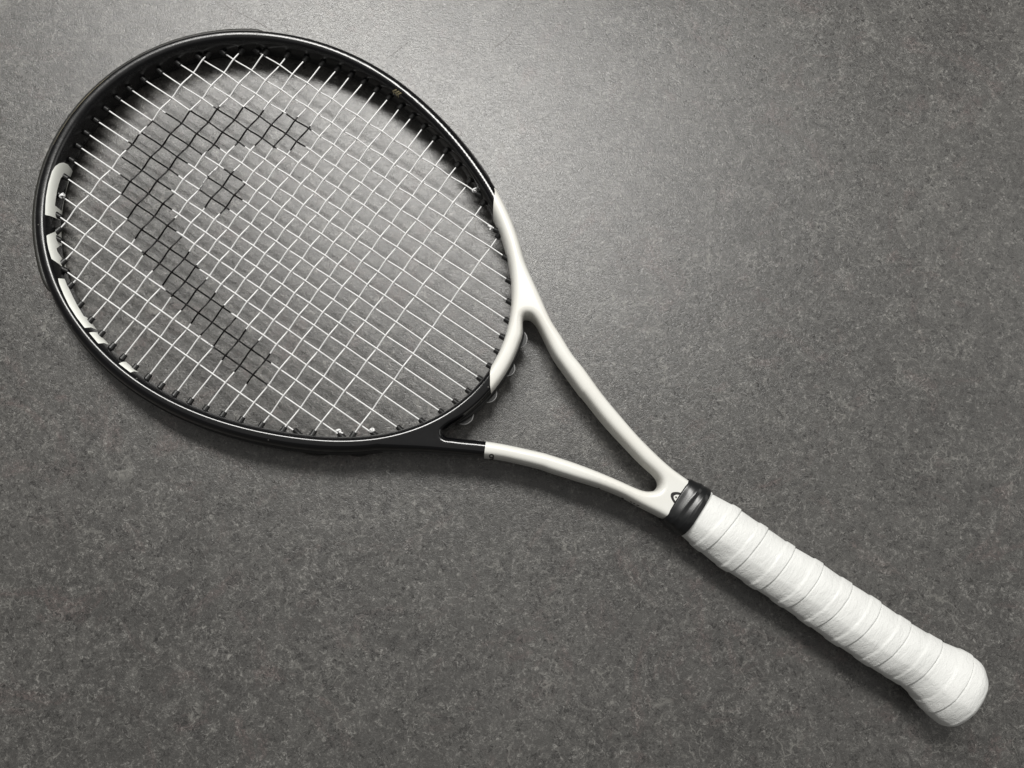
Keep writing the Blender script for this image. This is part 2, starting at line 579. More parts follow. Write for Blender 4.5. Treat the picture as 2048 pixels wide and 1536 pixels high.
def surface_nets(F, org, h):
    ins = F < 0
    c = np.zeros(tuple(d - 1 for d in F.shape), np.int8)
    for dx in (0, 1):
        for dy in (0, 1):
            for dz in (0, 1):
                c += ins[dx:F.shape[0] - 1 + dx, dy:F.shape[1] - 1 + dy, dz:F.shape[2] - 1 + dz]
    act = np.argwhere((c > 0) & (c < 8))
    ids = np.full(c.shape, -1, int)
    ids[tuple(act.T)] = np.arange(len(act))
    pos = np.zeros((len(act), 3))
    cnt = np.zeros(len(act))
    cor = [(x, y, z) for x in (0, 1) for y in (0, 1) for z in (0, 1)]
    for a in cor:
        for ax in range(3):
            if a[ax]:
                continue
            b = list(a)
            b[ax] = 1
            fa = F[tuple((act + a).T)]
            fb = F[tuple((act + b).T)]
            x = (fa < 0) != (fb < 0)
            t = np.where(x, fa / np.where(x, fa - fb, 1), 0)
            p = np.array(a, float)[None] + t[:, None] * (np.array(b) - np.array(a))
            pos += p * x[:, None]
            cnt += x
    V = (act + pos / cnt[:, None]) * h + org
    quads = []
    for ax in range(3):
        o1, o2 = [(1, 2), (2, 0), (0, 1)][ax]
        sl = [slice(None)] * 3
        s2 = [slice(None)] * 3
        sl[ax], s2[ax] = slice(0, -1), slice(1, None)
        A, B = ins[tuple(sl)], ins[tuple(s2)]
        e = np.argwhere(A != B)
        e = e[(e[:, o1] > 0) & (e[:, o2] > 0) & (e[:, o1] < F.shape[o1] - 1) & (e[:, o2] < F.shape[o2] - 1)]
        d1_, d2_ = np.zeros(3, int), np.zeros(3, int)
        d1_[o1], d2_[o2] = 1, 1
        q = np.c_[tuple(ids[tuple((e - k).T)] for k in (d1_ + d2_, d2_, d1_ * 0, d1_))]
        fl_ = ~A[tuple(e.T)]
        q[fl_] = q[fl_][:, ::-1]
        quads.append(q)
    return V, np.vstack(quads)

XEND = 305.0
HST = 1.0
gx = np.arange(HC[:, 0].min() - 9, XEND, HST)
gy = np.arange(HC[:, 1].min() - 9, HC[:, 1].max() + 9, HST)
gz = np.arange(-13.5, 13.6, HST)
G2 = np.stack(np.meshgrid(gx, gy, indexing='ij'), -1).reshape(-1, 2)
pre2 = plan(G2)
FV = np.empty((len(gx), len(gy), len(gz)), np.float32)
for k, z in enumerate(gz):
    FV[:, :, k] = field(G2, np.full(len(G2), z), pre2)[0].reshape(len(gx), len(gy))
SV, SQ = surface_nets(FV, np.array([gx[0], gy[0], gz[0]]), HST)
for _ in range(3):
    f, G = field(SV[:, :2], SV[:, 2])
    g2 = (G ** 2).sum(1)
    stp = np.clip(f / np.maximum(g2, 0.05), -0.6, 0.6)
    SV = SV - G * stp[:, None]
f, G = field(SV[:, :2], SV[:, 2])
SN = G / (np.linalg.norm(G, axis=1)[:, None] + 1e-9)
TRI = np.vstack([SQ[:, [0, 1, 2]], SQ[:, [0, 2, 3]]])

def topz(x, y):
    """height of the frame's upper surface at plan points (mm)"""
    q = np.c_[np.atleast_1d(x), np.atleast_1d(y)]
    pre = plan(q)
    lo, hi = np.zeros(len(q)), np.full(len(q), 14.0)
    for _ in range(24):
        m = (lo + hi) / 2
        v = field(q, m, pre)[0]
        lo, hi = np.where(v < 0, m, lo), np.where(v < 0, hi, m)
    return (lo + hi) / 2

# ---- paint: white region and the seams between bridge, shafts and throat
WP = img2l([(988, 376), (990, 384), (987.5, 404), (986, 422), (987, 436), (991, 460), (985, 520), (900, 620), (983, 730), (980, 745), (980.3, 772), (983, 790), (978, 860), (972, 882), (967.5, 917), (964, 945), (1000, 1100), (1600, 1400), (2000, 900), (1500, 300)], 0.009) * 1000
BP = img2l([(800, 640), (1020, 588), (1042, 612), (1056, 652), (1075, 700), (1010, 830), (930, 820)], 0.009) * 1000
JP = img2l([(1300, 925), (1262, 1030), (1330, 1100), (1480, 1120), (1480, 960), (1400, 900)], 0.009) * 1000
sw = sd_poly(SV[:, :2], WP)
def part(name, V, N_, Fc, m):
    o = mesh_obj(name, V / 1000, Fc, m, root, N_)
    return o
v, n, t = clip_keep(SV, SN, TRI, -sw)
part('hoop', v, n, t, M_BLACK)
v, n, t = clip_keep(SV, SN, TRI, sw)
sb = sd_poly(v[:, :2], BP)
a = clip_keep(v, n, t, sb)
o = part('bridge', *a[:2], a[2], M_WHITE)
v, n, t = clip_keep(v, n, t, -sb)
sj = sd_poly(v[:, :2], JP)
a = clip_keep(v, n, t, sj)
part('throat', *a[:2], a[2], M_WHITE)
v, n, t = clip_keep(v, n, t, -sj)
sp = v[:, 1] - 2.0
a = clip_keep(v, n, t, sp)
part('shaft', *a[:2], a[2], M_WHITE)
a = clip_keep(v, n, t, -sp)
part('shaft', *a[:2], a[2], M_WHITE)

# ---- surface strips that follow the hoop: section given in (offset, height)
def hoop_idx(img, z=0.0):
    q = img2l([img], z)[0] * 1000
    return int(np.argmin(((HC - q) ** 2).sum(1)))
def hoop_run(i0, i1):
    """indices from i0 to i1 the short way"""
    d = (i1 - i0) % NH
    return (i0 + np.arange(d + 1)) % NH if d <= NH / 2 else (i0 - np.arange(NH - d + 1)) % NH
def strip(name, run, sec, m, taper=0, base=A_H - 1.4):
    sec = np.array(sec, float)
    V, Fc, k = [], [], len(sec)
    n_ = len(run)
    for q, i in enumerate(run):
        e = min(q, n_ - 1 - q) / max(taper, 1e-6)
        e = 1.0 if e >= 1 else math.sqrt(max(0.0, 1 - (1 - e) ** 2))
        for r_, z in sec:
            rr_ = base + (r_ - base) * e
            p = HC[i] + HN[i] * rr_
            V.append((p[0] / 1000, p[1] / 1000, z * (0.55 + 0.45 * e) / 1000))
    for q in range(n_ - 1):
        for j in range(k):
            j2 = (j + 1) % k
            Fc.append((q * k + j, q * k + j2, (q + 1) * k + j2, (q + 1) * k + j))
    Fc.append(tuple(range(k)))
    Fc.append(tuple((n_ - 1) * k + j for j in range(k))[::-1])
    return mesh_obj(name, V, Fc, m, root)

def rounded(r0_, r1_, hz, groove=0.0):
    s_ = [(r0_, -hz), (r1_ - 0.7, -hz), (r1_ - 0.2, -hz + 0.3), (r1_, -hz + 0.9)]
    if groove:
        s_ += [(r1_, -1.6), (r1_ - groove, -1.0), (r1_ - groove, 1.0), (r1_, 1.6)]
    s_ += [(r1_, hz - 0.9), (r1_ - 0.2, hz - 0.3), (r1_ - 0.7, hz), (r0_, hz)]
    return s_
tip = hoop_idx((150, 200))
i_bt, i_bl = hoop_idx((540, 72)), hoop_idx((116, 590))
def via(i0, im, i1):
    return np.r_[hoop_run(i0, im), hoop_run(im, i1)[1:]]
bump = via(i_bt, tip, i_bl)
strip('bumper_guard', bump, rounded(A_H - 2.2, A_H + 1.9, 6.6, 0.8), M_BUMPER, taper=18)
low = hoop_run(i_bl, hoop_idx((790, 886)))
strip('grommet_strip', low, rounded(A_H - 1.4, A_H + 0.55, 4.0, 0.5), M_RUBBER, taper=6)
up = hoop_run(i_bt, hoop_idx((978, 372)))
strip('grommet_strip', up, rounded(A_H - 1.4, A_H + 0.5, 4.0, 0.5), M_RUBBER, taper=6)
thr = hoop_run(hoop_idx((1032, 652)), hoop_idx((905, 850)))
strip('grommet_strip', thr, rounded(A_H - 1.4, A_H + 1.1, 4.6, 0.0), M_RUBBER, taper=14)

# conformal patches on the hoop's skin
def section_pt(phi, off=0.0):
    """point of the tube section at angle phi (0 = outward, 90 = up), and its normal"""
    phi = np.atleast_1d(phi)
    c, s_ = np.cos(phi) * A_H, np.sin(phi) * B_H
    lo, hi = np.zeros(len(phi)), np.full(len(phi), 2.0)
    def F_(k):
        return np.maximum(0, 1 + (np.abs(c * k) - A_H) / A_S), np.abs(s_ * k) / B_H
    for _ in range(40):
        m = (lo + hi) / 2
        o_ = section(*F_(m))[0] < 1
        lo, hi = np.where(o_, m, lo), np.where(o_, hi, m)
    _m, fu, fz = section(*F_(lo))
    n_r, n_z = np.sign(c) * fu / A_S, np.sign(s_) * fz / B_H
    l = np.hypot(n_r, n_z)
    return c * lo + off * n_r / l, s_ * lo + off * n_z / l, n_r / l, n_z / l

def patch_grid(run, ph0, ph1, nph, off):
    ph = np.linspace(ph0, ph1, nph)
    r_, z, a_, b_ = section_pt(ph, off)
    V = np.empty((len(run), nph, 3))
    N_ = np.empty_like(V)
    V[:, :, :2] = HC[run][:, None] + HN[run][:, None] * r_[None, :, None]
    V[:, :, 2] = z
    N_[:, :, :2] = HN[run][:, None] * a_[None, :, None]
    N_[:, :, 2] = b_
    m, k = len(run), nph
    I = np.arange(m * k).reshape(m, k)
    q = np.c_[I[:-1, :-1].ravel(), I[:-1, 1:].ravel(), I[1:, 1:].ravel(), I[1:, :-1].ravel()]
    t_ = np.vstack([q[:, [0, 1, 2]], q[:, [0, 2, 3]]])
    V, N_ = V.reshape(-1, 3), N_.reshape(-1, 3)
    a, b, c = (V[t_[0, i]] for i in range(3))
    if np.cross(b - a, c - a) @ N_[t_[0, 0]] < 0:
        t_ = t_[:, ::-1]
    return V, N_, t_

def decal(name, run, ph0, ph1, polys, holes, m, off=0.12, nph=60):
    V, N_, t_ = patch_grid(run, ph0, ph1, nph, off)
    Q = l2img(V / 1000)
    sd = np.max([sd_poly(Q, p) for p in polys], axis=0)
    for h in holes:
        sd = np.minimum(sd, -sd_poly(Q, h))
    view = CAM_L * 1000 - V
    fc = (view * N_).sum(1) / np.linalg.norm(view, axis=1)
    sd = np.minimum(sd, (fc - 0.01) * 60)
    v, n, t = clip_keep(V, N_, t_, sd)
    return mesh_obj(name, v / 1000, t, m, root, n)

LET = [
 ([(90.3, 429.7), (90.8, 410), (92.2, 392.5), (97, 366), (104, 342.7), (110.8, 332), (118.6, 326.6), (127.4, 325), (136, 329), (143, 338), (147, 347), (146, 358), (139, 380), (135, 400), (130, 422), (127, 436), (118, 440), (111.8, 436.5), (101, 432)],
  [[(127.4, 350.5), (121.5, 356.4), (117.6, 368), (113.7, 382.8), (109.8, 411), (123, 421.4), (126.5, 405), (131, 385), (136.5, 360), (134, 353)]]),
 ([(93.2, 470.8), (113.2, 462), (118, 467), (122.5, 463), (127, 463), (128, 486), (122.5, 492), (120.5, 491), (113.2, 496.7), (114.7, 503), (122.5, 514.7), (130.3, 525.5), (138, 541), (129.3, 539), (118.6, 528.4), (108.8, 521.6), (103, 517.7), (97, 498), (94.2, 483.5)], []),
 ([(116, 556.7), (129.3, 557.7), (134, 570), (138, 577), (146, 594), (153.8, 609), (160.6, 620.6), (167.4, 632), (174, 635), (182, 644), (190, 651), (197.7, 661.6), (190, 658), (182, 654.7), (169.4, 655.7), (152.8, 634), (138, 610.8), (127.4, 589), (118.6, 567.8)], []),
 ([(178, 665), (187, 664), (194.8, 665), (203.6, 670), (212, 679), (222, 691), (208.4, 686), (196.7, 687)], []),
 ([(237.6, 727), (244.5, 724), (252, 723.5), (265, 733.8), (273.8, 739.6), (282, 745.5), (268, 742.5), (261, 745)], [])]
lrun = hoop_run(hoop_idx((120, 300)), hoop_idx((310, 775)))
for poly, holes in LET:
    decal('lettering', lrun, math.radians(248), math.radians(95), [poly], holes, M_DECAL)
# three gold chevrons and faint small print on the far inner wall
crun = hoop_run(hoop_idx((700, 140)), hoop_idx((880, 290)))
ch = []
for dx, dy in ((0, 0), (5.0, 3.2), (9.2, 6.4)):
    ch.append([(784 + dx, 181.5 + dy), (792 + dx, 178 + dy), (794.5 + dx, 180 + dy), (788 + dx, 183 + dy), (789 + dx, 192 + dy), (785.3 + dx, 184 + dy)])
decal('chevron_print', crun, math.radians(190), math.radians(95), ch, [], M_GOLD, nph=90)

# gold line between tube and bumper
gr = hoop_run(hoop_idx((216, 152)), hoop_idx((108, 300)))
ph_c = math.radians(68)
V, Fc = [], []
for q, i in enumerate(gr):
    w = 0.012 + 0.03 * (0.5 + 0.5 * math.sin(q * 0.13) * math.cos(q * 0.041 + 1)) * min(1, q / 12, (len(gr) - 1 - q) / 30)
    for sg in (-1, 1):
        r_, z, *_n = section_pt(np.array([ph_c + sg * w]), 0.1)
        p = HC[i] + HN[i] * r_[0]
        V.append((p[0] / 1000, p[1] / 1000, z[0] / 1000))
    if q:
        b_ = 2 * q
        Fc.append((b_ - 2, b_ - 1, b_ + 1, b_))
mesh_obj('pinstripe', V, Fc, M_GOLD, root)

# ------------------------------------------------------------------ strings
INK = [[(621, 252), (599.6, 235.7), (566.6, 225.5), (529, 220.5), (489, 214), (442, 213), (418, 213), (390, 215.4), (380, 221), (332, 226), (302, 243), (282.5, 265), (256, 284), (252, 302), (244, 312), (242, 330), (240.5, 349), (242.5, 388), (253, 435), (270, 478), (282, 496.6), (286, 511), (305.4, 541.6), (323, 570), (345, 598), (361.5, 620.6), (380.8, 645.8), (400, 670.5), (418, 688), (426, 693), (444, 720), (468, 743.5), (493.8, 768), (534.8, 772.8), (542.6, 726.4), (540.6, 707), (515, 679), (492.8, 659), (471.6, 634.5), (450.6, 614), (430, 584), (412, 558), (395, 532), (377.7, 501.5), (362, 472), (354, 464), (350, 436), (345, 419.6), (347, 386), (343, 380.5), (356.7, 353), (376, 328), (404, 311), (419.4, 299), (441, 298), (470, 291.6), (486.6, 294), (513, 291.6), (551, 296.6), (582, 302), (611, 297), (624, 263)],
       [(441.7, 336), (428, 341), (415.5, 353), (398, 380), (409.7, 417.7), (437.8, 429), (458, 421.6), (485.5, 401), (492.5, 370.8), (470, 343)]]
R_STR = 0.48
def inner_hit(p, d):
    """where a ray from inside meets the hoop's inner wall (plan, mm)"""
    W_ = HC - HN * A_H
    w = W_ - p
    cr = w[:, 0] * d[1] - w[:, 1] * d[0]
    al = w @ d
    c2 = np.roll(cr, -1)
    k = np.where((cr * c2 <= 0) & (al > 0))[0]
    k = k[np.argmin(np.abs(cr[k]))]
    f_ = cr[k] / (cr[k] - c2[k]) if cr[k] != c2[k] else 0
    return W_[k] * (1 - f_) + W_[(k + 1) % NH] * f_

def string_path(a, b, cross_pos, sign):
    """weave: cross_pos = distances along a->b of the crossings, sign = +1 above / -1 below"""
    L_ = np.linalg.norm(b - a)
    s_ = np.linspace(0, L_, int(L_ / 0.8))
    ks = np.r_[0, cross_pos, L_]
    zs = np.r_[0, np.array(sign) * 0.8, 0]
    j = np.clip(np.searchsorted(ks, s_, side='right') - 1, 0, len(ks) - 2)
    u = np.clip((s_ - ks[j]) / (ks[j + 1] - ks[j]), 0, 1)
    z = zs[j] + (zs[j + 1] - zs[j]) * (0.5 - 0.5 * np.cos(math.pi * u))
    P = a + (b - a) * (s_ / L_)[:, None]
    return np.c_[P, z]

def make_string(name, path, ink=True):
    Q = l2img(path / 1000)
    sd = np.maximum(sd_poly(Q, INK[0]), sd_poly(Q, INK[1]))
    iv = np.clip(sd / 5.0 + 0.5, 0, 1)
    V, Fc = tube(path / 1000, R_STR * (1 + 0.16 * iv) / 1000, 8)
    o = mesh_obj(name, V, Fc, M_STRING, root)
    at = o.data.attributes.new('ink', 'FLOAT', 'POINT')
    if ink:
        val = np.repeat(iv, 8)
        at.data.foreach_set('value', val.astype(np.float32))
    return o

grom_pts = []
MEND, CEND = [], []
for j in range(18):
    a = np.array([lML[j, 0], YM[j]])
    b = np.array([lMR[j, 0], YM[j]])
    c = (a + b) / 2
    d = np.array([1.0, 0])
    wa, wb = inner_hit(c, -d), inner_hit(c, d)
    MEND.append((wa, wb))
    grom_pts += [(wa, d), (wb, -d)]
for i in range(20):
    a = np.array([XC[i], lCL[i, 1]])
    b = np.array([XC[i], lCU[i, 1]])
    c = (a + b) / 2
    d = np.array([0, 1.0])
    wa, wb = inner_hit(c, -d), inner_hit(c, d)
    CEND.append((wa, wb))
    grom_pts += [(wa, d), (wb, -d)]
for j in range(18):
    wa, wb = MEND[j]
    ins_ = [i for i in range(20) if wa[0] + 1 < XC[i] < wb[0] - 1 and CEND[i][0][1] < YM[j] < CEND[i][1][1]]
    a, b = wa - np.array([4.0, 0]), wb + np.array([4.0, 0])
    make_string('main_string', string_path(a, b, [XC[i] - a[0] for i in ins_], [1 if (i + j) % 2 else -1 for i in ins_]))
for i in range(20):
    wa, wb = CEND[i]
    ins_ = [j for j in range(17, -1, -1) if wa[1] + 1 < YM[j] < wb[1] - 1 and MEND[j][0][0] < XC[i] < MEND[j][1][0]]
    a, b = wa - np.array([0, 4.0]), wb + np.array([0, 4.0])
    make_string('cross_string', string_path(a, b, [YM[j] - a[1] for j in ins_], [-1 if (i + j) % 2 else 1 for j in ins_]))

# ---- grommets
def lathe(prof, seg=14):
    V, Fc = [], []
    for x, r_ in prof:
        for k in range(seg):
            a = 2 * math.pi * k / seg
            V.append((x / 1000, r_ * math.cos(a) / 1000, r_ * math.sin(a) / 1000))
    for q in range(len(prof) - 1):
        for k in range(seg):
            k2 = (k + 1) % seg
            Fc.append((q * seg + k, (q + 1) * seg + k, (q + 1) * seg + k2, q * seg + k2))
    return V, Fc
gv, gf = lathe([(-2.5, 2.0), (0.3, 2.0), (0.5, 1.85), (3.3, 1.72), (3.6, 1.5), (3.6, 0.72), (1.0, 0.70)])
g0 = mesh_obj('grommet', gv, gf, M_RUBBER, root)
for q, (p, d) in enumerate(grom_pts):
    g = g0 if q == 0 else g0.copy()
    if q:
        COL.objects.link(g)
        g.parent = root
    # tubes lean towards the wall's own normal a little
    i = int(np.argmin(((HC - HN * A_H - p) ** 2).sum(1)))
    dd = d * 0.8 - HN[i] * 0.2
    g.location = (p[0] / 1000, p[1] / 1000, 0)
    g.rotation_euler = (random.uniform(0, 6.28), 0, math.atan2(dd[1], dd[0]))
    s_ = random.uniform(0.9, 1.08)
    g.scale = (s_, 1, 1)

# ---- tie-off knots
def knot(px, seed, tail):
    p = img2l([px])[0] * 1000
    r_ = random.Random(seed)
    pts = []
    for k in range(60):
        a = k / 59 * 2 * math.pi * 2.3
        R_ = 1.15 + 0.25 * math.sin(a * 1.5 + seed)
        pts.append((R_ * math.cos(a), R_ * math.sin(a) * 0.9, 0.5 + 0.85 * math.sin(a * 0.7 + seed)))
    pts = np.array(pts)
    rot = Matrix.Rotation(r_.uniform(0, 6.28), 3, 'Z') @ Matrix.Rotation(r_.uniform(0.5, 1.1), 3, 'X')
    pts = np.array([rot @ Vector(q) for q in pts])
    a = tube((pts + [p[0], p[1], 0.6]) / 1000, 0.6 / 1000, 8)
    t_ = np.linspace(0, 1, 8)[:, None]
    tl = np.array([p[0], p[1], 1.0]) + t_ * np.array([tail[0], tail[1], 1.2])
    b = tube(tl / 1000, 0.58 / 1000, 8)
    V, Fc = join([a, b])
    o = mesh_obj('knot', V, Fc, M_STRING, root)
    o.data.attributes.new('ink', 'FLOAT', 'POINT')
    return o
knot((126, 392), 1, (0.5, 1.5))
knot((981, 455), 2, (1.4, -2.4))
knot((949, 381), 3, (1.2, -1.0))
knot((677, 863), 4, (3.6, 0.6))
knot((745, 862.5), 5, (1.2, 1.0))

# ---- string loops that pass round the outside of the frame, each on its own tab
def loop(c, tdir, ndir, chord, sag, z=0.0, base_in=2.5, m=None):
    t_ = np.linspace(-1, 1, 25)
    prof = sag * (1 - np.abs(t_) ** 2.4) - 0.5
    arc = c + tdir * (t_ * chord / 2)[:, None] + ndir * prof[:, None]
    a = np.c_[arc + ndir * 0.1, np.full(25, z)]
    inner = np.vstack([arc[:1] - ndir * base_in, arc, arc[-1:] - ndir * base_in])
    k = len(inner)
    V = [(*(q / 1000), (z + h) / 1000) for h in (-1.9, -0.35, 0.35, 1.9) for q in inner]
    V = []
    for h, sh in ((-1.9, 0.1), (1.9, 0.1)):
        for q in inner:
            V.append((q[0] / 1000, q[1] / 1000, (z + h) / 1000))
    Fc = [(j, j + 1, k + j + 1, k + j) for j in range(k - 1)]
    Fc += [tuple(range(k))[::-1], tuple(range(k, 2 * k))]
    tab = mesh_obj('loop_tab', V, Fc, M_RUBBER, root, smooth=False)
    v, f = tube((np.c_[arc + ndir * 0.3, np.full(25, z + 1.0)]) / 1000, 0.38 / 1000, 8)
    o = mesh_obj('string_loop', v, f, m or M_LOOP, tab)
    o.data.attributes.new('ink', 'FLOAT', 'POINT')
for j in (5, 7, 9, 11):
    i0, i1 = (hoop_idx(MR[k]) for k in (j, j + 1))
    pa = MEND[j][1] + np.array([13.0, 0])
    pb = MEND[j + 1][1] + np.array([13.0, 0])
    ia, ib = (int(np.argmin(((HC + HN * (A_H + 1) - q) ** 2).sum(1))) for q in (pa, pb))
    im = hoop_run(ia, ib)
    im = im[len(im) // 2]
    loop(HC[im] + HN[im] * (A_H + 0.7), HT[im], HN[im], np.linalg.norm(HC[ia] - HC[ib]) * 0.98, 3.0)
for px, cho, sg in (((632, 893), 18, 1.6), ((718, 896), 13, 1.7)):
    im = hoop_idx(px)
    loop(HC[im] + HN[im] * (A_H - 0.1), HT[im], HN[im], cho, sg, -3.0, m=M_BUMPER)  # dark bumper colour on these strings puts the shade into them

# ------------------------------------------------------------------ prints on the throat
def flat_print(name, polys, m, z=0.011, off=0.14, parent=root):
    from mathutils.geometry import tessellate_polygon
    V, Fc = [], []
    for p in polys:
        q = img2l(p, z) * 1000
        zz = topz(q[:, 0], q[:, 1]) + off
        q = img2l(p, float(np.mean(zz)) / 1000) * 1000
        zz = topz(q[:, 0], q[:, 1]) + off
        b = len(V)
        V += [(x / 1000, y / 1000, h / 1000) for (x, y), h in zip(q, zz)]
        n_ = len(p)
        tr = tessellate_polygon([[Vector((x, y, 0)) for x, y in q]])
        for t_ in tr:
            a_, b_, c_ = (q[i] for i in t_)
            t_ = tuple(t_) if (b_ - a_)[0] * (c_ - a_)[1] - (b_ - a_)[1] * (c_ - a_)[0] > 0 else tuple(t_)[::-1]
            Fc.append(tuple(i + b for i in t_))
    return mesh_obj(name, V, Fc, m, parent, smooth=False)
def c12(p):
    return [(1280 + x / 10.24, 940 + y / 10.24) for x, y in p]
o_ = np.array([(735, 722), (690, 665), (655, 610), (630, 545), (632, 500), (650, 468), (690, 453), (760, 450), (835, 465)], float)
i_ = np.array([(830, 492), (760, 486), (712, 495), (685, 515), (674, 548), (685, 595), (710, 640), (738, 670), (762, 694)], float)
dot = [(738 + 19 * math.cos(a), 557 + 19 * math.sin(a)) for a in np.linspace(0, 6.283, 14, endpoint=False)]
def dens(p):
    return resample(p, 12.0).tolist()
i_ = np.array([738, 565]) + (i_ - [738, 565]) * 0.78
flat_print('emblem', [c12(dens(o_) + dens(i_)), c12(dot)], M_INK)

# digit and small print on the lower shaft: ribbons laid on the shaft's skin
def skin_ribbon(name, strokes, w, m):
    parts = []
    for st in strokes:
        c = resample(np.array(st, float), 0.5)
        tv = np.gradient(c, axis=0)
        tv /= np.linalg.norm(tv, axis=1)[:, None] + 1e-9
        nv = np.c_[-tv[:, 1], tv[:, 0]]
        V, Fc = [], []
        ring = np.stack([c - nv * w / 2, c, c + nv * w / 2], 1).reshape(-1, 2)
        # march each photo ray down onto the frame's surface
        hi, lo = np.full(len(ring), 13.0), np.full(len(ring), -3.0)
        zs = np.linspace(13, -3, 401)
        hit = np.full(len(ring), np.nan)
        prev = None
        for z in zs:
            q = img2l(ring, z / 1000) * 1000
            fv = field(q, np.full(len(q), z))[0]
            new = (fv < 0.16) & np.isnan(hit)
            hit[new] = z
        hit = np.where(np.isnan(hit), 0, hit)
        q = np.array([img2l([r_], h / 1000)[0] for r_, h in zip(ring, hit)])
        V = [(x, y, h / 1000) for (x, y), h in zip(q, hit)]
        for k in range(len(c) - 1):
            for e in (0, 1):
                b = 3 * k + e
                Fc.append((b, b + 1, b + 4, b + 3))
        parts.append((V, Fc))
    V, Fc = join(parts)
    return mesh_obj(name, V, Fc, m, root)
def c2b(p):
    return [(780 + x / 6.827, 760 + y / 6.827) for x, y in p]
skin_ribbon('digit_print', [c2b([(1362, 1054), (1361, 1034), (1372, 1020), (1388, 1017), (1404, 1024), (1411, 1042), (1409, 1068), (1396, 1086), (1376, 1089), (1362, 1086)]),
                            c2b([(1362, 1054), (1376, 1062), (1394, 1062), (1409, 1054)])], 2.5, M_INK)
def c11(p):
    return [(1180 + x / 12.8, 940 + y / 12.8) for x, y in p]
skin_ribbon('small_print', [c11([(200, 470), (250, 478)]), c11([(800, 715), (860, 735)]), c11([(1030, 812), (1070, 828)]), c11([(1110, 852), (1150, 868)]), c11([(1190, 900), (1260, 915)])], 1.6, M_INK)

# ------------------------------------------------------------------ collar tape and grip
GU = [(1416, 979.5), (1482.6, 1018.6), (1537, 1056), (1592, 1093), (1647.6, 1127), (1705, 1167), (1760.6, 1203), (1819, 1242), (1881.7, 1279), (1932.5, 1303.5), (1960, 1320), (1972.5, 1334)]
GL = [(1359.5, 1071), (1389, 1097), (1428, 1126), (1484.5, 1163), (1535, 1196), (1590, 1233.4), (1639.5, 1269), (1698, 1308), (1756.7, 1347.5), (1788, 1363), (1807.5, 1377), (1835, 1406), (1844.6, 1421.7), (1864, 1439), (1889.5, 1452)]
gu, gl = img2l(GU, 0.004) * 1000, img2l(GL, -0.003) * 1000
x_a, x_b = min(gu[0, 0], gl[0, 0]), 0.0
endp = img2l([(1956, 1421.7)], 0.0)[0] * 1000
X_END = endp[0]
xs = np.arange(gu[0, 0] - 12, X_END + 0.01, 0.6)
yu = np.interp(xs, gu[:, 0], gu[:, 1])
yl = np.interp(xs, gl[:, 0], gl[:, 1])
ker = np.hanning(25)
ker /= ker.sum()
def sm(v):
    return np.convolve(np.pad(v, 12, mode='edge'), ker, mode='valid')
yu, yl = sm(yu), sm(yl)
yc, hw = (yu + yl) / 2, (yu - yl) / 2
SEAM = [((1482.6, 1020.5), (1407.4, 1096.7)), ((1537, 1057.7), (1457, 1137.7)), ((1592, 1094.8), (1513.8, 1175.8)), ((1646.6, 1131.9), (1568.5, 1213.9)), ((1703, 1171), (1627, 1253)), ((1760.6, 1206.9), (1690, 1294.8)), ((1819, 1248), (1745, 1330)), ((1881.7, 1285), (1799.7, 1372.9)), ((1942, 1314), (1854, 1416.8))]
su = np.array([img2l([a_], 0.004)[0] for a_, _b in SEAM]) * 1000
sl_ = np.array([img2l([b_], 0.004)[0] for _a, b_ in SEAM]) * 1000
X_DOME, L_DOME = 499.0, 12.6
hw = np.where(xs > X_DOME, np.interp(X_DOME, xs, hw), hw)
yc = np.where(xs > X_DOME, np.interp(X_DOME, xs, yc), yc)
td = np.linspace(0, math.pi / 2, 36)[1:]
XR = np.r_[np.arange(313.2, X_DOME, 0.32), X_DOME + L_DOME * np.sin(td)]
dome = np.where(XR > X_DOME, np.maximum(1e-4, 1 - np.clip((XR - X_DOME) / L_DOME, 0, 1) ** 2.6) ** (1 / 2.6), 1.0)
NPH = 120
PH = np.linspace(0, 2 * math.pi, NPH, endpoint=False)
PITCH = float(np.diff(su[:, 0]).mean())
DROP = float((su[:, 0] - sl_[:, 0]).mean())
shift = np.where(PH <= math.pi, DROP * PH / math.pi, DROP + (PITCH - DROP) * (PH - math.pi) / math.pi)
oct_ = 1 / np.cos((PH + math.pi / 8) % (math.pi / 4) - math.pi / 8)
Rn = 0.22 * oct_ + 0.78
phx = [(rng.uniform(0.04, 0.35), rng.integers(1, 5), rng.uniform(0, 6.28), rng.uniform(0.02, 0.07)) for _ in range(16)]
GV = np.empty((len(XR), NPH, 3))
seam_w = np.interp(XR, su[:, 0], su[:, 0] - (su[0, 0] + PITCH * np.arange(len(su))))
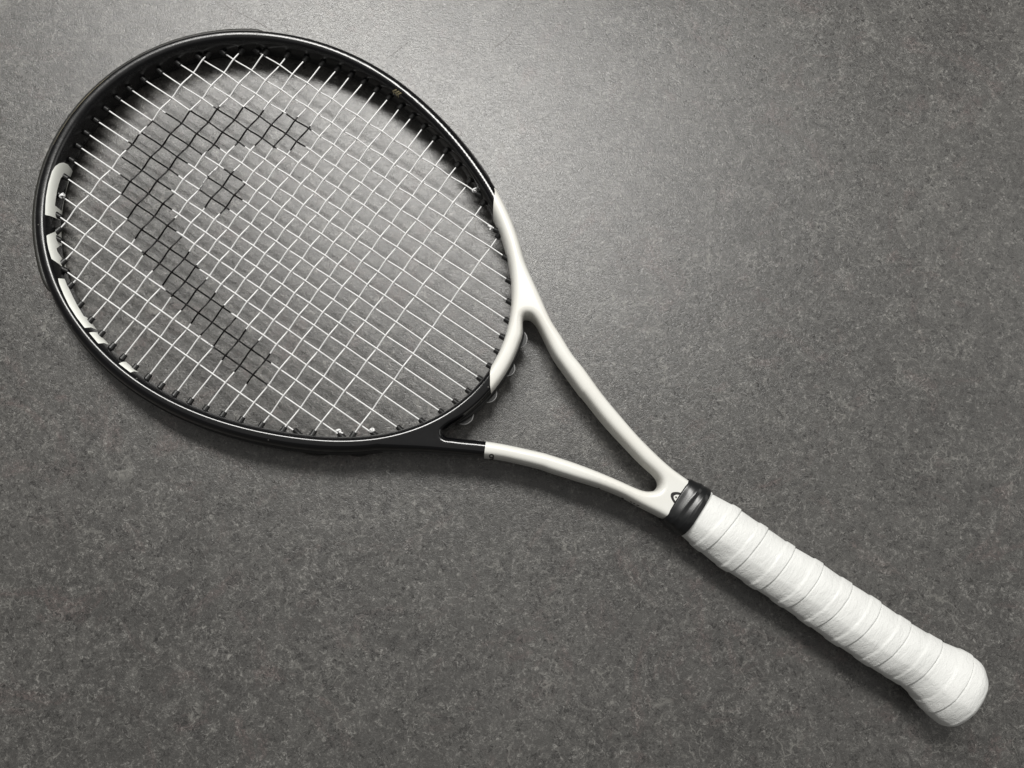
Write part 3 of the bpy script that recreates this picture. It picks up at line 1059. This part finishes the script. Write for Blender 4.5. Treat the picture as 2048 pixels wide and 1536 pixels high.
for q, x in enumerate(XR):
    t_ = (x - su[0, 0] - seam_w[q] + shift + 0.35 * np.sin(PH * 2 + 0.05 * x)) / PITCH
    k_ = np.floor(t_)
    u = t_ - k_
    rnd = 0.5 + 0.5 * np.sin(k_ * 12.9898 + 1.3)
    edge = 0.56 + 0.10 * rnd
    rise = np.clip((u - edge) / 0.09, 0, 1)
    rise = rise * rise * (3 - 2 * rise)
    stepdn = np.clip(u / 0.03, 0, 1)
    h_ = 0.74 * rise - 0.34 + 0.74 * (1 - stepdn) - 0.26 * np.exp(-((u - 0.035) / 0.022) ** 2)
    h_ += 0.16 * np.sin(u * math.pi) * (1 - rise)
    # pulled wrinkles beside the hidden edge
    h_ += 0.10 * np.exp(-((u - edge - 0.03) / 0.05) ** 2) * np.sin(PH * 9 + k_ * 2.1)
    for fx, fp, f0, am in phx:
        h_ = h_ + am * np.sin(fx * x + fp * PH + f0)
    hx = np.interp(x, xs, hw)
    r_ = hx * Rn * dome[q] + h_ * min(1.0, dome[q] * 1.3)
    GV[q, :, 0] = x
    GV[q, :, 1] = np.interp(x, xs, yc) + r_ * np.cos(PH)
    GV[q, :, 2] = 0.88 * r_ * np.sin(PH)
n_ = len(XR)
I = np.arange(n_ * NPH).reshape(n_, NPH)
J = np.roll(I, -1, 1)
Fq = np.stack([I[:-1], J[:-1], J[1:], I[1:]], -1).reshape(-1, 4)[:, ::-1].tolist()
Fq.append(I[-1][::-1].tolist()[::-1])
mesh_obj('overgrip', GV.reshape(-1, 3) / 1000, Fq, M_GRIP, root)

# stretched tape that closes the grip
XT = np.linspace(300.6, 315.4, 60)
tw = np.interp(XT, [300.6, 301.2, 303.5, 306, 309, 312.5, 314.9, 315.4], [14.9, 15.5, 15.8, 16.2, 16.7, 17.2, 17.5, 17.1])
tz = np.interp(XT, [300.6, 301.2, 303.5, 308, 313, 316.4], [11.3, 11.9, 12.4, 13.8, 15.3, 15.5])
tyc = np.interp(XT, [300, 317], [0.1, 0.1])
TV = np.empty((60, NPH, 3))
pq = 4.2 - 1.9 * (XT - XT[0]) / (XT[-1] - XT[0])
for q, x in enumerate(XT):
    c_, s_ = np.abs(np.cos(PH)), np.abs(np.sin(PH))
    rp = (c_ ** pq[q] + s_ ** pq[q]) ** (-1 / pq[q])
    e = math.sin(math.pi * q / 59)
    wr = e * (0.10 * np.sin(0.9 * (x - 300) + 1.6 * PH) + 0.30 * np.exp(-((x - 307.2 + 1.5 * (PH - 1.2)) / 1.0) ** 2) + 0.26 * np.exp(-((x - 311.6 + 1.0 * (PH - 1.4)) / 0.8) ** 2) - 0.12 * np.exp(-((x - 309.4 + 1.2 * (PH - 1.3)) / 0.6) ** 2))
    TV[q, :, 0] = x + 0.8 * np.sin(PH) * (q / 59) + 0.25 * np.sin(PH * 3)
    TV[q, :, 1] = tyc[q] + (tw[q] + wr) * rp * np.cos(PH)
    TV[q, :, 2] = (tz[q] + wr) * rp * np.sin(PH)
I = np.arange(60 * NPH).reshape(60, NPH)
J = np.roll(I, -1, 1)
Fq = np.stack([I[:-1], I[1:], J[1:], J[:-1]], -1).reshape(-1, 4).tolist()
Fq = [f[::-1] for f in Fq]
mesh_obj('collar_tape', TV.reshape(-1, 3) / 1000, Fq, M_TAPE, root)

# ------------------------------------------------------------------ hairs on the table
def floor_pt(px):
    """photo pixel -> world point on the table top"""
    d = Vector(((px[0] - CX) / F_PX, -(px[1] - CY) / F_PX, -1.0))
    d = cam.matrix_world.to_3x3() @ d
    o = cam.matrix_world.translation
    return o + d * (-o.z / d.z)
HAIRS = [
    ([(434, -8), (458, 14), (490, 31), (520, 47), (551, 68)], 'long dark hair reaching from the top edge down to the black hoop'),
    ([(569, 52), (574, 56), (575, 62), (571, 67)], 'tiny curled dark hair just above the hoop, right of the long hair'),
    ([(816, 85), (800, 98), (784, 109), (772, 118)], 'short brown hair lying right of the top of the hoop'),
    ([(1048, -6), (1032, 18), (1024, 42), (1024, 62), (1012, 78), (996, 90), (982, 104)], 'long wavy hair at the top edge, farthest to the right'),
    ([(950, 430), (951, 445), (950, 461)], 'short straight hair under the strings beside the white bridge'),
]
for pts, lab in HAIRS:
    w = np.array([floor_pt(p) for p in pts])
    w = resample(w, 0.002)
    w[:, 2] = 0.00012 + 0.0004 * np.abs(np.sin(np.linspace(0, 5, len(w))))
    v, f = tube(w, 0.00006, 5)
    o = mesh_obj('hair', v, f, M_HAIR)
    o['label'] = lab
    o['category'] = 'hair'
    o['group'] = 'hairs on the tabletop'
